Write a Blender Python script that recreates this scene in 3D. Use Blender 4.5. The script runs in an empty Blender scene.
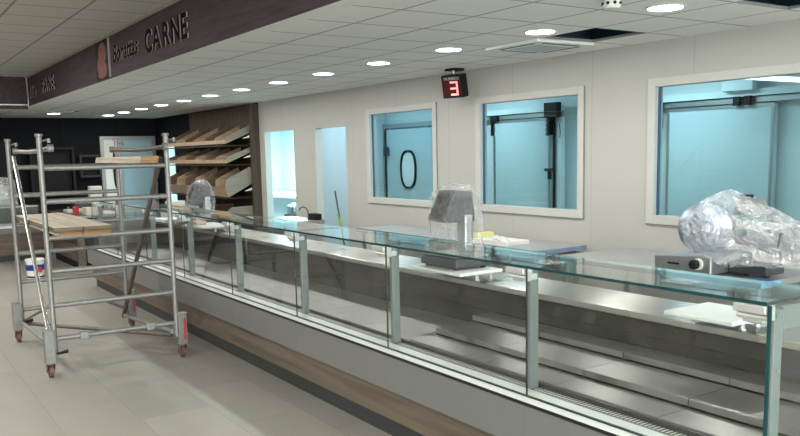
import bpy, bmesh, math, random
from mathutils import Vector, Matrix, noise
random.seed(7)
SC = bpy.context.scene
COL = SC.collection
PI = math.pi

# ------------------------------------------------------------------ materials
def newmat(name):
    m = bpy.data.materials.new(name); m.use_nodes = True
    nt = m.node_tree; b = nt.nodes['Principled BSDF']
    return m, nt, b

def N(nt, t, **kw):
    n = nt.nodes.new(t)
    for k, v in kw.items(): setattr(n, k, v)
    return n

def mth(nt, op, a, b=None, c=None):
    n = nt.nodes.new('ShaderNodeMath'); n.operation = op
    for i, v in enumerate((a, b, c)):
        if v is None: continue
        if isinstance(v, (int, float)): n.inputs[i].default_value = v
        else: nt.links.new(v, n.inputs[i])
    return n.outputs[0]

def posxyz(nt):
    g = N(nt, 'ShaderNodeNewGeometry'); s = N(nt, 'ShaderNodeSeparateXYZ')
    nt.links.new(g.outputs['Position'], s.inputs[0])
    return g.outputs['Position'], s.outputs

def line_mask(nt, comp, off, pitch, w):
    """1 on a thin line at off + k*pitch along one world axis."""
    t = mth(nt, 'SUBTRACT', comp, off - w / 2)
    t = mth(nt, 'FLOORED_MODULO', t, pitch)
    return mth(nt, 'LESS_THAN', t, w)

def mixc(nt, fac, a, b):
    n = nt.nodes.new('ShaderNodeMix'); n.data_type = 'RGBA'
    for i, v in ((0, fac), (6, a), (7, b)):
        if isinstance(v, (int, float)): n.inputs[i].default_value = v
        elif isinstance(v, tuple): n.inputs[i].default_value = (*v, 1)
        else: nt.links.new(v, n.inputs[i])
    return n.outputs[2]

def simple(name, col, rough=.5, metal=0, noise_amt=.06, scale=8, bump=0, spec=.5):
    m, nt, b = newmat(name)
    pos, _ = posxyz(nt)
    nz = N(nt, 'ShaderNodeTexNoise'); nz.inputs['Scale'].default_value = scale; nz.inputs['Detail'].default_value = 4
    nt.links.new(pos, nz.inputs['Vector'])
    d = tuple(max(0, c * (1 - noise_amt)) for c in col); l = tuple(min(1, c * (1 + noise_amt)) for c in col)
    nt.links.new(mixc(nt, nz.outputs[0], d, l), b.inputs['Base Color'])
    b.inputs['Roughness'].default_value = rough; b.inputs['Metallic'].default_value = metal
    b.inputs['Specular IOR Level'].default_value = spec
    if bump:
        bp = N(nt, 'ShaderNodeBump'); bp.inputs['Strength'].default_value = bump; bp.inputs['Distance'].default_value = .01
        nt.links.new(nz.outputs[0], bp.inputs['Height']); nt.links.new(bp.outputs[0], b.inputs['Normal'])
    return m

def wood(name, c1, c2, axis='Y', sc=3, rough=.45, spec=.4):
    m, nt, b = newmat(name)
    pos, _ = posxyz(nt)
    mp = N(nt, 'ShaderNodeMapping'); nt.links.new(pos, mp.inputs[0])
    s = [14 * sc, 14 * sc, 14 * sc]; s['XYZ'.index(axis)] = .8 * sc
    mp.inputs['Scale'].default_value = s
    nz = N(nt, 'ShaderNodeTexNoise'); nz.inputs['Scale'].default_value = 1; nz.inputs['Detail'].default_value = 6
    nz.inputs['Distortion'].default_value = .6
    nt.links.new(mp.outputs[0], nz.inputs['Vector'])
    r = N(nt, 'ShaderNodeValToRGB'); r.color_ramp.elements[0].position = .35; r.color_ramp.elements[1].position = .65
    r.color_ramp.elements[0].color = (*c1, 1); r.color_ramp.elements[1].color = (*c2, 1)
    nt.links.new(nz.outputs[0], r.inputs[0]); nt.links.new(r.outputs[0], b.inputs['Base Color'])
    b.inputs['Roughness'].default_value = rough; b.inputs['Specular IOR Level'].default_value = spec
    return m

def brushed(name, col, rough=.3, axis='Y', var=.12):
    m, nt, b = newmat(name)
    pos, _ = posxyz(nt)
    mp = N(nt, 'ShaderNodeMapping'); nt.links.new(pos, mp.inputs[0])
    s = [150, 150, 150]; s['XYZ'.index(axis)] = 3
    mp.inputs['Scale'].default_value = s
    nz = N(nt, 'ShaderNodeTexNoise'); nz.inputs['Scale'].default_value = 1; nz.inputs['Detail'].default_value = 3
    nt.links.new(mp.outputs[0], nz.inputs['Vector'])
    n2 = N(nt, 'ShaderNodeTexNoise'); n2.inputs['Scale'].default_value = 2.6; n2.inputs['Detail'].default_value = 3
    nt.links.new(pos, n2.inputs['Vector'])
    r = mth(nt, 'MULTIPLY_ADD', nz.outputs[0], var, rough - var / 2)
    r = mth(nt, 'MULTIPLY_ADD', n2.outputs[0], var, r)
    nt.links.new(r, b.inputs['Roughness'])
    b.inputs['Base Color'].default_value = (*col, 1); b.inputs['Metallic'].default_value = 1
    b.inputs['Anisotropic'].default_value = .92
    tg = N(nt, 'ShaderNodeCombineXYZ'); tg.inputs[0].default_value = 1; tg.inputs[2].default_value = .01; nt.links.new(tg.outputs[0], b.inputs['Tangent'])
    bp = N(nt, 'ShaderNodeBump'); bp.inputs['Strength'].default_value = .35; bp.inputs['Distance'].default_value = .008
    nt.links.new(n2.outputs[0], bp.inputs['Height']); nt.links.new(bp.outputs[0], b.inputs['Normal'])
    return m

def glass(name, tint, ior=1.5, body=0.0, bodycol=(.7, .85, .82)):
    """thin clear pane: fresnel mix of see-through and mirror reflection."""
    m, nt, b = newmat(name); nt.nodes.remove(b)
    out = nt.nodes['Material Output']
    tr = N(nt, 'ShaderNodeBsdfTransparent'); tr.inputs[0].default_value = (*tint, 1)
    gl = N(nt, 'ShaderNodeBsdfGlossy'); gl.inputs['Roughness'].default_value = .01; gl.inputs[0].default_value = (1, 1, 1, 1)
    fr = N(nt, 'ShaderNodeFresnel'); fr.inputs[0].default_value = ior
    g = N(nt, 'ShaderNodeNewGeometry')
    f = mth(nt, 'MULTIPLY', fr.outputs[0], mth(nt, 'SUBTRACT', 1.0, g.outputs['Backfacing']))
    mx = N(nt, 'ShaderNodeMixShader'); nt.links.new(f, mx.inputs[0]); nt.links.new(tr.outputs[0], mx.inputs[1]); nt.links.new(gl.outputs[0], mx.inputs[2])
    last = mx.outputs[0]
    if body:
        df = N(nt, 'ShaderNodeBsdfDiffuse'); df.inputs[0].default_value = (*bodycol, 1)
        m2 = N(nt, 'ShaderNodeMixShader'); m2.inputs[0].default_value = body
        nt.links.new(last, m2.inputs[1]); nt.links.new(df.outputs[0], m2.inputs[2]); last = m2.outputs[0]
    nt.links.new(last, out.inputs[0])
    return m

def film(name, alpha=.25, col=(.9, .93, .96), scale=9, face=.4, ridge=.5):
    """crinkled clear plastic film."""
    m, nt, b = newmat(name); nt.nodes.remove(b); out = nt.nodes['Material Output']
    pos, _ = posxyz(nt)
    nz = N(nt, 'ShaderNodeTexNoise'); nz.inputs['Scale'].default_value = scale; nz.inputs['Detail'].default_value = 5; nz.inputs['Distortion'].default_value = 1.5
    nz.noise_type = 'RIDGED_MULTIFRACTAL'
    nt.links.new(pos, nz.inputs['Vector'])
    bp = N(nt, 'ShaderNodeBump'); bp.inputs['Strength'].default_value = 1; bp.inputs['Distance'].default_value = .06
    nt.links.new(nz.outputs[0], bp.inputs['Height'])
    tr = N(nt, 'ShaderNodeBsdfTransparent'); tr.inputs[0].default_value = (.97, .98, .99, 1)
    gl = N(nt, 'ShaderNodeBsdfGlossy'); gl.inputs['Roughness'].default_value = .22; gl.inputs[0].default_value = (1, 1, 1, 1)
    df = N(nt, 'ShaderNodeBsdfDiffuse'); df.inputs[0].default_value = (*col, 1)
    nt.links.new(bp.outputs[0], gl.inputs['Normal'])
    nt.links.new(bp.outputs[0], df.inputs['Normal'])
    m1 = N(nt, 'ShaderNodeMixShader'); m1.inputs[0].default_value = .6
    nt.links.new(gl.outputs[0], m1.inputs[1]); nt.links.new(df.outputs[0], m1.inputs[2])
    lw = N(nt, 'ShaderNodeLayerWeight'); lw.inputs[0].default_value = .35
    f = mth(nt, 'MULTIPLY_ADD', lw.outputs['Facing'], face, alpha * .4)
    cr = N(nt, 'ShaderNodeMapRange'); cr.inputs[1].default_value = .75; cr.inputs[2].default_value = 1.25; cr.inputs[3].default_value = 0; cr.inputs[4].default_value = ridge
    nt.links.new(nz.outputs[0], cr.inputs[0])
    f = mth(nt, 'ADD', f, cr.outputs[0]); f = mth(nt, 'MINIMUM', f, .9)
    m2 = N(nt, 'ShaderNodeMixShader'); nt.links.new(f, m2.inputs[0])
    nt.links.new(tr.outputs[0], m2.inputs[1]); nt.links.new(m1.outputs[0], m2.inputs[2])
    nt.links.new(m2.outputs[0], out.inputs[0])
    return m

def emis(name, col, st):
    m, nt, b = newmat(name)
    b.inputs['Base Color'].default_value = (.8, .8, .8, 1)
    b.inputs['Emission Color'].default_value = (*col, 1); b.inputs['Emission Strength'].default_value = st
    return m

def tiles_mat(name, base, line, xo, yo, px, py, w, rough=.8, var=.03, stagger=False, spec=.5, strength=1.0, bump=0):
    m, nt, b = newmat(name)
    pos, s = posxyz(nt)
    mx = line_mask(nt, s[0], xo, px, w)
    ycomp = s[1]
    cx = mth(nt, 'FLOOR', mth(nt, 'DIVIDE', mth(nt, 'SUBTRACT', s[0], xo), px))
    if stagger:
        ycomp = mth(nt, 'ADD', s[1], mth(nt, 'MULTIPLY', mth(nt, 'FLOORED_MODULO', cx, 2.0), py / 2))
    my = line_mask(nt, ycomp, yo, py, w)
    mk = mth(nt, 'MAXIMUM', mx, my)
    cy = mth(nt, 'FLOOR', mth(nt, 'DIVIDE', mth(nt, 'SUBTRACT', ycomp, yo), py))
    cmb = N(nt, 'ShaderNodeCombineXYZ'); nt.links.new(cx, cmb.inputs[0]); nt.links.new(cy, cmb.inputs[1])
    wn = N(nt, 'ShaderNodeTexWhiteNoise'); nt.links.new(cmb.outputs[0], wn.inputs['Vector'])
    nz = N(nt, 'ShaderNodeTexNoise'); nz.inputs['Scale'].default_value = 2.5; nz.inputs['Detail'].default_value = 8; nz.inputs['Roughness'].default_value = .65
    nt.links.new(pos, nz.inputs['Vector'])
    f = mth(nt, 'ADD', mth(nt, 'MULTIPLY', wn.outputs['Value'], .5), mth(nt, 'MULTIPLY', nz.outputs[0], .5))
    d = tuple(c * (1 - var) for c in base); l = tuple(c * (1 + var) for c in base)
    c = mixc(nt, f, d, l)
    mk2 = mth(nt, 'MULTIPLY', mk, strength)
    nt.links.new(mixc(nt, mk2, c, line), b.inputs['Base Color'])
    b.inputs['Roughness'].default_value = rough; b.inputs['Specular IOR Level'].default_value = spec
    if bump:
        bp = N(nt, 'ShaderNodeBump'); bp.inputs['Strength'].default_value = bump; bp.inputs['Distance'].default_value = .003
        nt.links.new(mth(nt, 'SUBTRACT', 1.0, mk), bp.inputs['Height']); nt.links.new(bp.outputs[0], b.inputs['Normal'])
    return m

def panel_wall_mat(name, base, yo, py, axis=1, line=.72, rough=.45):
    m, nt, b = newmat(name)
    pos, s = posxyz(nt)
    mk = line_mask(nt, s[axis], yo, py, .006)
    nz = N(nt, 'ShaderNodeTexNoise'); nz.inputs['Scale'].default_value = 1.5; nt.links.new(pos, nz.inputs['Vector'])
    c = mixc(nt, nz.outputs[0], tuple(x * .97 for x in base), tuple(min(1, x * 1.03) for x in base))
    nt.links.new(mixc(nt, mk, c, tuple(x * line for x in base)), b.inputs['Base Color'])
    b.inputs['Roughness'].default_value = rough
    return m

def srgb(r, g, b):
    f = lambda c: (c / 255 / 12.92) if c <= 10 else ((c / 255 + .055) / 1.055) ** 2.4
    return (f(r), f(g), f(b))

M_FLOOR = tiles_mat('floor_tiles', (.305, .292, .262), (.22, .21, .19), .98, 7.05, .5, 1.0, .007, rough=.42, var=.17, stagger=True, spec=.4, strength=.8)
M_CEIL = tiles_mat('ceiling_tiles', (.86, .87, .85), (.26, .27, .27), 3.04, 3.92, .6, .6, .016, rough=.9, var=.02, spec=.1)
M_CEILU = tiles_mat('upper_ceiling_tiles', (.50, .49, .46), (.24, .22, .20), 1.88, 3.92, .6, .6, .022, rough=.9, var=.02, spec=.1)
M_PLASTER = simple('white_plaster', (.85, .85, .81), .8)
M_WALL = panel_wall_mat('beige_wall_panel', (.475, .468, .437), 4.43, 1.143)
M_TRIM = simple('beige_trim', (.55, .545, .515), .4, noise_amt=.02)
M_SHADE = simple('grey_shadow_tone', (.25, .24, .22), .6)
M_BLACKW = tiles_mat('black_wall_tiles', (.012, .013, .016), (.004, .004, .005), .2, 0, 1.2, 50, .01, rough=.8, var=.15, spec=.08)
M_BLACK = simple('matt_black', (.010, .010, .011), .6, spec=.2)
M_DKGREY = simple('dark_grey_plastic', (.045, .048, .055), .4)
M_FASCIA = wood('fascia_laminate', (.050, .036, .042), (.080, .060, .068), 'Y', 2.2, .6, .12)
M_SIGN = simple('sign_letter_face', (.006, .005, .005), .9, spec=.1)
M_SIGNE = simple('sign_letter_edge', (.30, .26, .25), .4)
M_STEEL = brushed('brushed_steel', (.36, .355, .34), .38, 'Y', .05)
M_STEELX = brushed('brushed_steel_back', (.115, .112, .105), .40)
M_ALU = simple('satin_aluminium', (.42, .44, .44), .38, .85, .05)
M_CLAMP = simple('cast_clamp_silver', (.62, .63, .62), .3, .6, .04)
M_ALUP = simple('grey_painted_post', (.19, .215, .215), .4, .4, .04)
M_GALV = simple('galvanised_tube', (.27, .27, .26), .48, .6, .22, 30)
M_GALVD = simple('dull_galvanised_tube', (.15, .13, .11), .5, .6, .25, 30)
M_GALVJ = simple('galvanised_sheet', (.22, .22, .205), .5, .5, .3, 25)
M_GREYP = simple('grey_front_sheet', (.165, .165, .162), .42, 0, .03, spec=.4)
M_LEDGE = simple('white_ledge', (.72, .76, .73), .3)
M_RUBBER = simple('black_rubber', (.006, .006, .006), .5)
M_KICK = simple('dark_kick', (.030, .032, .033), .42)
M_WOODP = wood('brown_laminate', (.095, .072, .053), (.155, .122, .094), 'Y', 1.3)
M_WOODX = wood('brown_laminate_cross', (.085, .062, .045), (.145, .108, .080), 'X', 1.5)
M_WOODD = wood('dark_brown_panel', (.050, .036, .025), (.085, .063, .044), 'Z', 1.5, .6, .15)
M_CRATE = wood('crate_wood', (.27, .19, .125), (.42, .32, .22), 'X', 2)
M_CRATEG = wood('crate_side_grey_wood', (.20, .175, .14), (.27, .24, .19), 'X', 2)
M_CRATEI = wood('crate_dark_board', (.10, .065, .042), (.16, .11, .072), 'X', 2)
M_PLANK = wood('raw_plank', (.50, .43, .34), (.72, .65, .55), 'Y', 1.6, .7)
M_PLANKE = wood('rough_plank_edge', (.06, .045, .032), (.22, .17, .12), 'X', 3, .8)
M_PLANKO = wood('orange_pine', (.28, .14, .055), (.42, .24, .11), 'X', 3, .7)
M_GLASS = glass('clear_glass', (.955, .975, .968), 1.45)
M_GTOP = glass('clear_top_glass', (.945, .975, .965), 1.6, .04)
M_GEDGE = simple('teal_glass_edge', (.002, .040, .042), .12, 0, .1)
M_GEDGEL = simple('pale_glass_edge', (.30, .48, .46), .2, 0, .1)
M_GDARK = simple('dark_glass_joint', (.02, .03, .03), .3)
M_WINGL = glass('window_glass', (.80, .90, .91), 1.5)
M_WEDGE = simple('blue_window_seal', (.02, .10, .20), .3)
M_COOLW = simple('cold_room_white_panel', (.62, .70, .71), .35, 0, .02)
M_COOLB = simple('cold_room_door_panel', (.50, .60, .62), .3, 0, .02)
M_WHITE = simple('white_polyethylene', (.80, .82, .80), .35, 0, .02)
M_WHITEB = simple('white_plastic', (.75, .74, .70), .4)
M_FILM = film('clear_wrapping_film', .62, (.75, .80, .86), 13, .35, .6)
M_FILMC = film('very_clear_wrapping_film', .22, (.85, .86, .86), 15, .28, .8)
M_FILMS = film('milky_wrapping_film', .9, (.75, .76, .76))
M_BLUEF = simple('blue_protective_film', (.18, .40, .75), .25)
M_RED = simple('red_plastic', (.45, .02, .03), .4)
M_BLUE = simple('blue_label', (.01, .03, .22), .4)
M_YEL = simple('yellow_card', (.75, .68, .25), .5)
M_CREAM = simple('cream_card', (.62, .58, .48), .6)
M_WHEEL = simple('brown_caster_tyre', (.13, .06, .045), .5)
M_PORK = simple('meat_picture', (.20, .055, .045), .5, 0, .6, 14)
M_LIGHT = emis('lamp_diffuser', (1, .97, .92), 14)
M_TUBE = emis('cool_tube', (.75, .93, 1), 2.5)
M_SEG = emis('red_segment', (1, .012, .04), 1.5)
M_DISPD = simple('dark_red_display', (.07, .002, .006), .2)
M_FROST = simple('pale_blue_door_panel', (.30, .46, .53), .35, 0, .02)
M_GREEN = simple('green_broom_grip', (.30, .42, .05), .5)
M_PLEN = simple('plenum_dark_blue', (.03, .07, .10), .7)
M_SHEET = simple('white_paper_stack', (.62, .60, .55), .6, 0, .2, 20)

def filmtop():
    m, nt, b = newmat('steel_top_with_printed_film')
    pos, s = posxyz(nt)
    a = line_mask(nt, mth(nt, 'ADD', s[1], mth(nt, 'MULTIPLY', s[0], .7)), .05, .17, .035)
    c = line_mask(nt, mth(nt, 'SUBTRACT', s[1], mth(nt, 'MULTIPLY', s[0], 1.6)), .0, .23, .012)
    mk = mth(nt, 'MULTIPLY', a, c)
    nt.links.new(mixc(nt, mk, (.40, .41, .415), (.16, .17, .18)), b.inputs['Base Color'])
    b.inputs['Metallic'].default_value = .35; b.inputs['Roughness'].default_value = .33
    nz = N(nt, 'ShaderNodeTexNoise'); nz.inputs['Scale'].default_value = 7; nt.links.new(pos, nz.inputs['Vector'])
    bp = N(nt, 'ShaderNodeBump'); bp.inputs['Strength'].default_value = .3; bp.inputs['Distance'].default_value = .01
    nt.links.new(nz.outputs[0], bp.inputs['Height']); nt.links.new(bp.outputs[0], b.inputs['Normal'])
    return m
M_FTOP = filmtop()

def gratemat():
    m, nt, b = newmat('perforated_vent_strip')
    pos, s = posxyz(nt)
    mk = line_mask(nt, s[1], 0, .022, .011)
    nt.links.new(mixc(nt, mk, (.62, .60, .56), (.012, .012, .012)), b.inputs['Base Color'])
    b.inputs['Roughness'].default_value = .4
    return m
M_GRATE = gratemat()

# ------------------------------------------------------------------ mesh helpers
class MB:
    def __init__(s): s.v = []; s.f = []; s.m = []; s.mats = []; s.sm = []
    def mi(s, mat):
        if mat not in s.mats: s.mats.append(mat)
        return s.mats.index(mat)
    def add(s, vs, fs, mat, smooth=False):
        o = len(s.v); s.v += [tuple(v) for v in vs]; k = s.mi(mat)
        for f in fs: s.f.append([i + o for i in f]); s.m.append(k); s.sm.append(smooth)
        return s
    def box(s, x0, x1, y0, y1, z0, z1, mat, faces=None):
        """faces: dict side->material, sides x- x+ y- y+ z- z+"""
        vs = [(x, y, z) for z in (z0, z1) for y in (y0, y1) for x in (x0, x1)]
        F = {'z-': [0, 2, 3, 1], 'z+': [4, 5, 7, 6], 'y-': [0, 1, 5, 4], 'y+': [2, 6, 7, 3], 'x-': [0, 4, 6, 2], 'x+': [1, 3, 7, 5]}
        o = len(s.v); s.v += vs
        for k, f in F.items():
            s.f.append([i + o for i in f]); s.m.append(s.mi((faces or {}).get(k, mat))); s.sm.append(False)
        return s
    def prism(s, pts, axis, a, b, mat):
        """pts: 2D polygon in the other two axes (order: XY->z axis, XZ->y axis, YZ->x axis)"""
        def mk(p, t):
            if axis == 'y': return (p[0], t, p[1])
            if axis == 'x': return (t, p[0], p[1])
            return (p[0], p[1], t)
        n = len(pts)
        vs = [mk(p, a) for p in pts] + [mk(p, b) for p in pts]
        fs = [list(range(n)), list(range(2 * n - 1, n - 1, -1))] + [[i, i + n, (i + 1) % n + n, (i + 1) % n] for i in range(n)]
        return s.add(vs, fs, mat)
    def tube(s, pts, r, mat, n=10, caps=True):
        pts = [Vector(p) for p in pts]; rs = r if isinstance(r, (list, tuple)) else [r] * len(pts)
        vs = []; up = None
        for i, p in enumerate(pts):
            d = (pts[min(i + 1, len(pts) - 1)] - pts[max(i - 1, 0)]).normalized()
            if up is None: up = Vector((0, 0, 1)) if abs(d.z) < .9 else Vector((1, 0, 0))
            a = d.cross(up).normalized(); bb = a.cross(d).normalized(); up = bb
            for k in range(n):
                t = 2 * PI * k / n; vs.append(p + (a * math.cos(t) + bb * math.sin(t)) * rs[i])
        fs = [[i * n + k, i * n + (k + 1) % n, (i + 1) * n + (k + 1) % n, (i + 1) * n + k] for i in range(len(pts) - 1) for k in range(n)]
        s.add(vs, fs, mat, True)
        if caps:
            e = (len(pts) - 1) * n
            s.add(vs[:n], [list(range(n - 1, -1, -1))], mat); s.add(vs[e:], [list(range(n))], mat)
        return s
    def lathe(s, prof, c, axis, mat, n=24):
        """prof: list of (r, t) along axis vector through c"""
        ax = Vector(axis).normalized(); up = Vector((0, 0, 1)) if abs(ax.z) < .9 else Vector((1, 0, 0))
        a = ax.cross(up).normalized(); b = a.cross(ax)
        c = Vector(c); vs = []
        for r, t in prof:
            for k in range(n):
                q = 2 * PI * k / n; vs.append(c + ax * t + (a * math.cos(q) + b * math.sin(q)) * r)
        fs = [[i * n + k, i * n + (k + 1) % n, (i + 1) * n + (k + 1) % n, (i + 1) * n + k] for i in range(len(prof) - 1) for k in range(n)]
        fs += [list(range(n - 1, -1, -1)), [(len(prof) - 1) * n + k for k in range(n)]]
        return s.add(vs, fs, mat, True)
    def build(s, name, parent=None, bevel=0, origin=None):
        xs, ys, zs = zip(*s.v)
        c = Vector(origin) if origin else Vector(((min(xs) + max(xs)) / 2, (min(ys) + max(ys)) / 2, min(zs)))
        me = bpy.data.meshes.new(name)
        me.from_pydata([(x - c.x, y - c.y, z - c.z) for x, y, z in s.v], [], s.f)
        for m in s.mats: me.materials.append(m)
        me.polygons.foreach_set('material_index', s.m); me.polygons.foreach_set('use_smooth', s.sm)
        me.update()
        bm = bmesh.new(); bm.from_mesh(me); bmesh.ops.recalc_face_normals(bm, faces=bm.faces); bm.to_mesh(me); bm.free()
        if any(s.sm): me.set_sharp_from_angle(angle=math.radians(40))
        o = bpy.data.objects.new(name, me); COL.objects.link(o)
        if parent is not None:
            o.parent = parent; o.location = c - wloc(parent)
        else: o.location = c
        WL[o] = c
        if bevel:
            b = o.modifiers.new('bevel', 'BEVEL'); b.width = bevel; b.segments = 2; b.limit_method = 'ANGLE'; b.angle_limit = math.radians(50)
        return o

WL = {}
def wloc(o): return WL[o]

def thing(name, label, cat, loc, group=None):
    o = bpy.data.objects.new(name, None); COL.objects.link(o); o.location = loc; WL[o] = Vector(loc)
    o.empty_display_size = .1
    return tag(o, label, cat, group)

def tag(o, label, cat, group=None):
    o['label'] = label; o['category'] = cat
    if group: o['group'] = group
    return o

def struct(o): o['kind'] = 'structure'; return o

def sempty(name, loc):
    o = bpy.data.objects.new(name, None); COL.objects.link(o); o.location = loc; WL[o] = Vector(loc)
    return struct(o)

def B(x0, x1, y0, y1, z0, z1, mat, faces=None): return MB().box(x0, x1, y0, y1, z0, z1, mat, faces)

def copy_tree(o, delta, parent=None):
    c = o.copy(); COL.objects.link(c)
    if parent is None: c.location = Vector(o.location) + Vector(delta)
    else: c.parent = parent
    WL[c] = WL[o] + Vector(delta)
    for ch in list(o.children): copy_tree(ch, delta, c)
    return c

ORD = ['nearest', 'second nearest', 'third nearest', 'fourth nearest', 'fifth nearest', 'sixth nearest', 'seventh nearest', 'eighth nearest',
       'ninth nearest', 'tenth nearest', 'eleventh nearest', 'twelfth nearest', 'thirteenth nearest']

# ------------------------------------------------------------------ room
ZC, ZU = 2.72, 3.19
XW, XB = 5.93, 7.5          # window wall, rear wall of the preparation room
XF = 2.5                    # fascia plane
YB = 19.3
struct(B(-9, 9.2, -8, YB + .2, -.12, 0, M_FLOOR).build('floor'))

# lower ceiling with missing tiles
holes = [(4.84, 5.44, 4.52, 5.12), (4.84, 5.44, 2.72, 3.32), (3.04, 3.64, 16.52, 16.90)]
def holed(mb, x0, x1, y0, y1, z0, z1, hs, mat):
    ys = sorted({y0, y1} | {h[2] for h in hs} | {h[3] for h in hs})
    for a, b in zip(ys[:-1], ys[1:]):
        row = sorted([h for h in hs if h[2] <= a + 1e-6 and h[3] >= b - 1e-6])
        x = x0
        for h in row:
            if h[0] > x: mb.box(x, h[0], a, b, z0, z1, mat)
            x = h[1]
        if x1 > x: mb.box(x, x1, a, b, z0, z1, mat)
mb = MB(); holed(mb, XF + .16, XW, -3, 15, ZC, ZC + .02, holes[:2], M_CEIL)
holed(mb, -9, XW, 15, YB, ZC, ZC + .02, holes[2:], M_CEIL)
struct(mb.build('ceiling'))
struct(B(XF, XF + .16, -3, 15, ZC - .004, ZC + .03, M_PLASTER).build('trim_1'))
# dark void above the missing tiles
for i, h in enumerate(holes):
    mb = MB(); x0, x1, y0, y1 = h; z0, z1 = ZC + .021, ZC + .42
    mb.box(x0 - .3, x0 - .28, y0 - .3, y1 + .3, z0, z1, M_PLEN).box(x1 + .28, x1 + .3, y0 - .3, y1 + .3, z0, z1, M_PLEN)
    mb.box(x0 - .28, x1 + .28, y0 - .3, y0 - .28, z0, z1, M_PLEN).box(x0 - .28, x1 + .28, y1 + .28, y1 + .3, z0, z1, M_PLEN)
    mb.box(x0 - .3, x1 + .3, y0 - .3, y1 + .3, z1, z1 + .02, M_PLEN)
    o = struct(mb.build('ceiling_void'))
mb = MB(); mb.tube([(4.7, 4.72, 3.0), (5.2, 4.8, 2.93), (5.66, 4.78, 2.98)], .05, M_DKGREY)
tag(mb.build('duct_pipe'), 'dark duct visible through the missing ceiling tile beside the air conditioner', 'pipe')
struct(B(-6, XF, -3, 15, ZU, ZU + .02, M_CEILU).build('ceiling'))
# fascia (long face looks to the shop), short return at the far end
struct(B(XF - .02, XF - .001, -3, 15, ZC - .01, ZU, M_FASCIA).build('trim_2'))
struct(B(-9, XF - .021, 15.001, 15.03, ZC - .06, ZU, M_FASCIA).build('trim_3'))
struct(B(XF - .03, XF - .02, -8, 15, ZU - .03, ZU, M_SIGNE).build('trim_4'))
struct(B(XF - .034, XF - .021, 14.90, 14.96, ZC - .01, ZU - .03, M_ALU).build('trim_5'))

# window wall with openings
WINS = [(8.175, 9.67), (5.745, 7.265), (3.30, 4.82)]
DOORS = [(10.31, 11.28), (12.0, 13.15), (18.0, 18.45)]
def wall_yz(x0, x1, y0, y1, z0, z1, ops, mat):
    mb = MB(); ys = sorted({y0, y1} | {v for o in ops for v in o[:2] if y0 <= v <= y1})
    for a, b in zip(ys[:-1], ys[1:]):
        hit = [o for o in ops if o[0] <= a + 1e-6 and o[1] >= b - 1e-6]
        if not hit: mb.box(x0, x1, a, b, z0, z1, mat); continue
        o = hit[0]
        if o[2] > z0: mb.box(x0, x1, a, b, z0, o[2], mat)
        if o[3] < z1: mb.box(x0, x1, a, b, o[3], z1, mat)
    return mb
ops = [(a, b, 1.19, 2.325) for a, b in WINS] + [(a, b, 0, 2.21) for a, b in DOORS[:2]]
struct(wall_yz(XW, XW + .1, -8, 13.37, 0, ZC + .3, ops, M_WALL).build('wall_right'))
struct(wall_yz(XW, XW + .1, 13.37, YB, 0, ZC + .3, [(18.0, 18.45, 0, 2.12)], M_BLACKW).build('wall_right'))
struct(B(-6.1, -6, -3, YB, 0, ZU + .2, simple('added_wall_paint', (.30, .28, .25), .6)).build('wall_left_added'))  # unseen wall, added so the counter glass mirrors a mid tone
struct(B(-9, XW + 3.2, YB, YB + .1, 0, ZC + .3, M_BLACKW).build('wall_back'))
struct(B(XW - .012, XW - .001, -8, 10.25, 0, .1, M_ALU).build('baseboard_right'))
# rear rooms
struct(B(XB, XB + .1, -2, 11.7, 0, ZC + .3, M_COOLW).build('wall_service'))
struct(B(XW + .1, XB + 1.6, 11.7, 11.82, 0, ZC + .3, M_COOLW).build('wall_partition'))
struct(B(9.0, 9.1, 11.82, YB, 0, ZC + .3, M_COOLW).build('wall_store'))
struct(B(XW + .1, 9.0, YB - .3, YB - .2, 0, ZC + .3, M_COOLW).build('wall_store'))
struct(B(XW + .1, XB, -2.1, -2, 0, ZC + .3, M_COOLW).build('wall_service'))
struct(B(XW + .1, 9.1, -2, YB, 2.66, 2.70, M_COOLW).build('ceiling'))

for i, (a, b) in enumerate(WINS):
    e = sempty('window_%d' % (i + 1), (XW, (a + b) / 2, 1.19))
    z0, z1 = 1.19, 2.325; w = .075
    fr = MB()
    fr.box(XW - .018, XW + .0, a - w, a, z0 - w, z1 + w, M_TRIM).box(XW - .018, XW, b, b + w, z0 - w, z1 + w, M_TRIM)
    fr.box(XW - .018, XW, a, b, z1, z1 + w, M_TRIM).box(XW - .018, XW, a, b, z0 - w, z0, M_TRIM)
    fr.build('window_frame', e, .003)
    MB().box(XW - .014, XW - .001, a - w, b + w, z0 - w - .012, z0 - w - .001, M_SHADE).build('painted_shadow_line', e)  # dark grey strips colour in a shadow line below and beside the frame
    MB().box(XW - .014, XW - .001, a - w - .010, a - w - .001, z0 - w, z1 + w, M_SHADE).build('painted_shadow_line', e)
    g = MB().box(XW + .045, XW + .053, a + .002, b - .002, z0 + .002, z1 - .002, M_WINGL)
    g.build('window_pane', e)
    sl = MB().box(XW + .035, XW + .06, b - .012, b - .001, z0, z1, M_WEDGE)
    sl.box(XW + .03, XW + .06, a + .001, a + .006, z0, z1, M_WEDGE).build('seal', e)
for i, (a, b) in enumerate(DOORS):
    zt = 2.21 if i < 2 else 2.12
    e = sempty('door_%d' % (i + 1), (XW, (a + b) / 2, 0))
    mb = MB().box(XW - .008, XW + .105, a - .001, a + .012, 0, zt, M_TRIM).box(XW - .008, XW + .105, b - .012, b + .001, 0, zt, M_TRIM)
    mb.box(XW - .008, XW + .105, a + .012, b - .012, zt - .012, zt, M_TRIM).build('door_frame', e)

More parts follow.
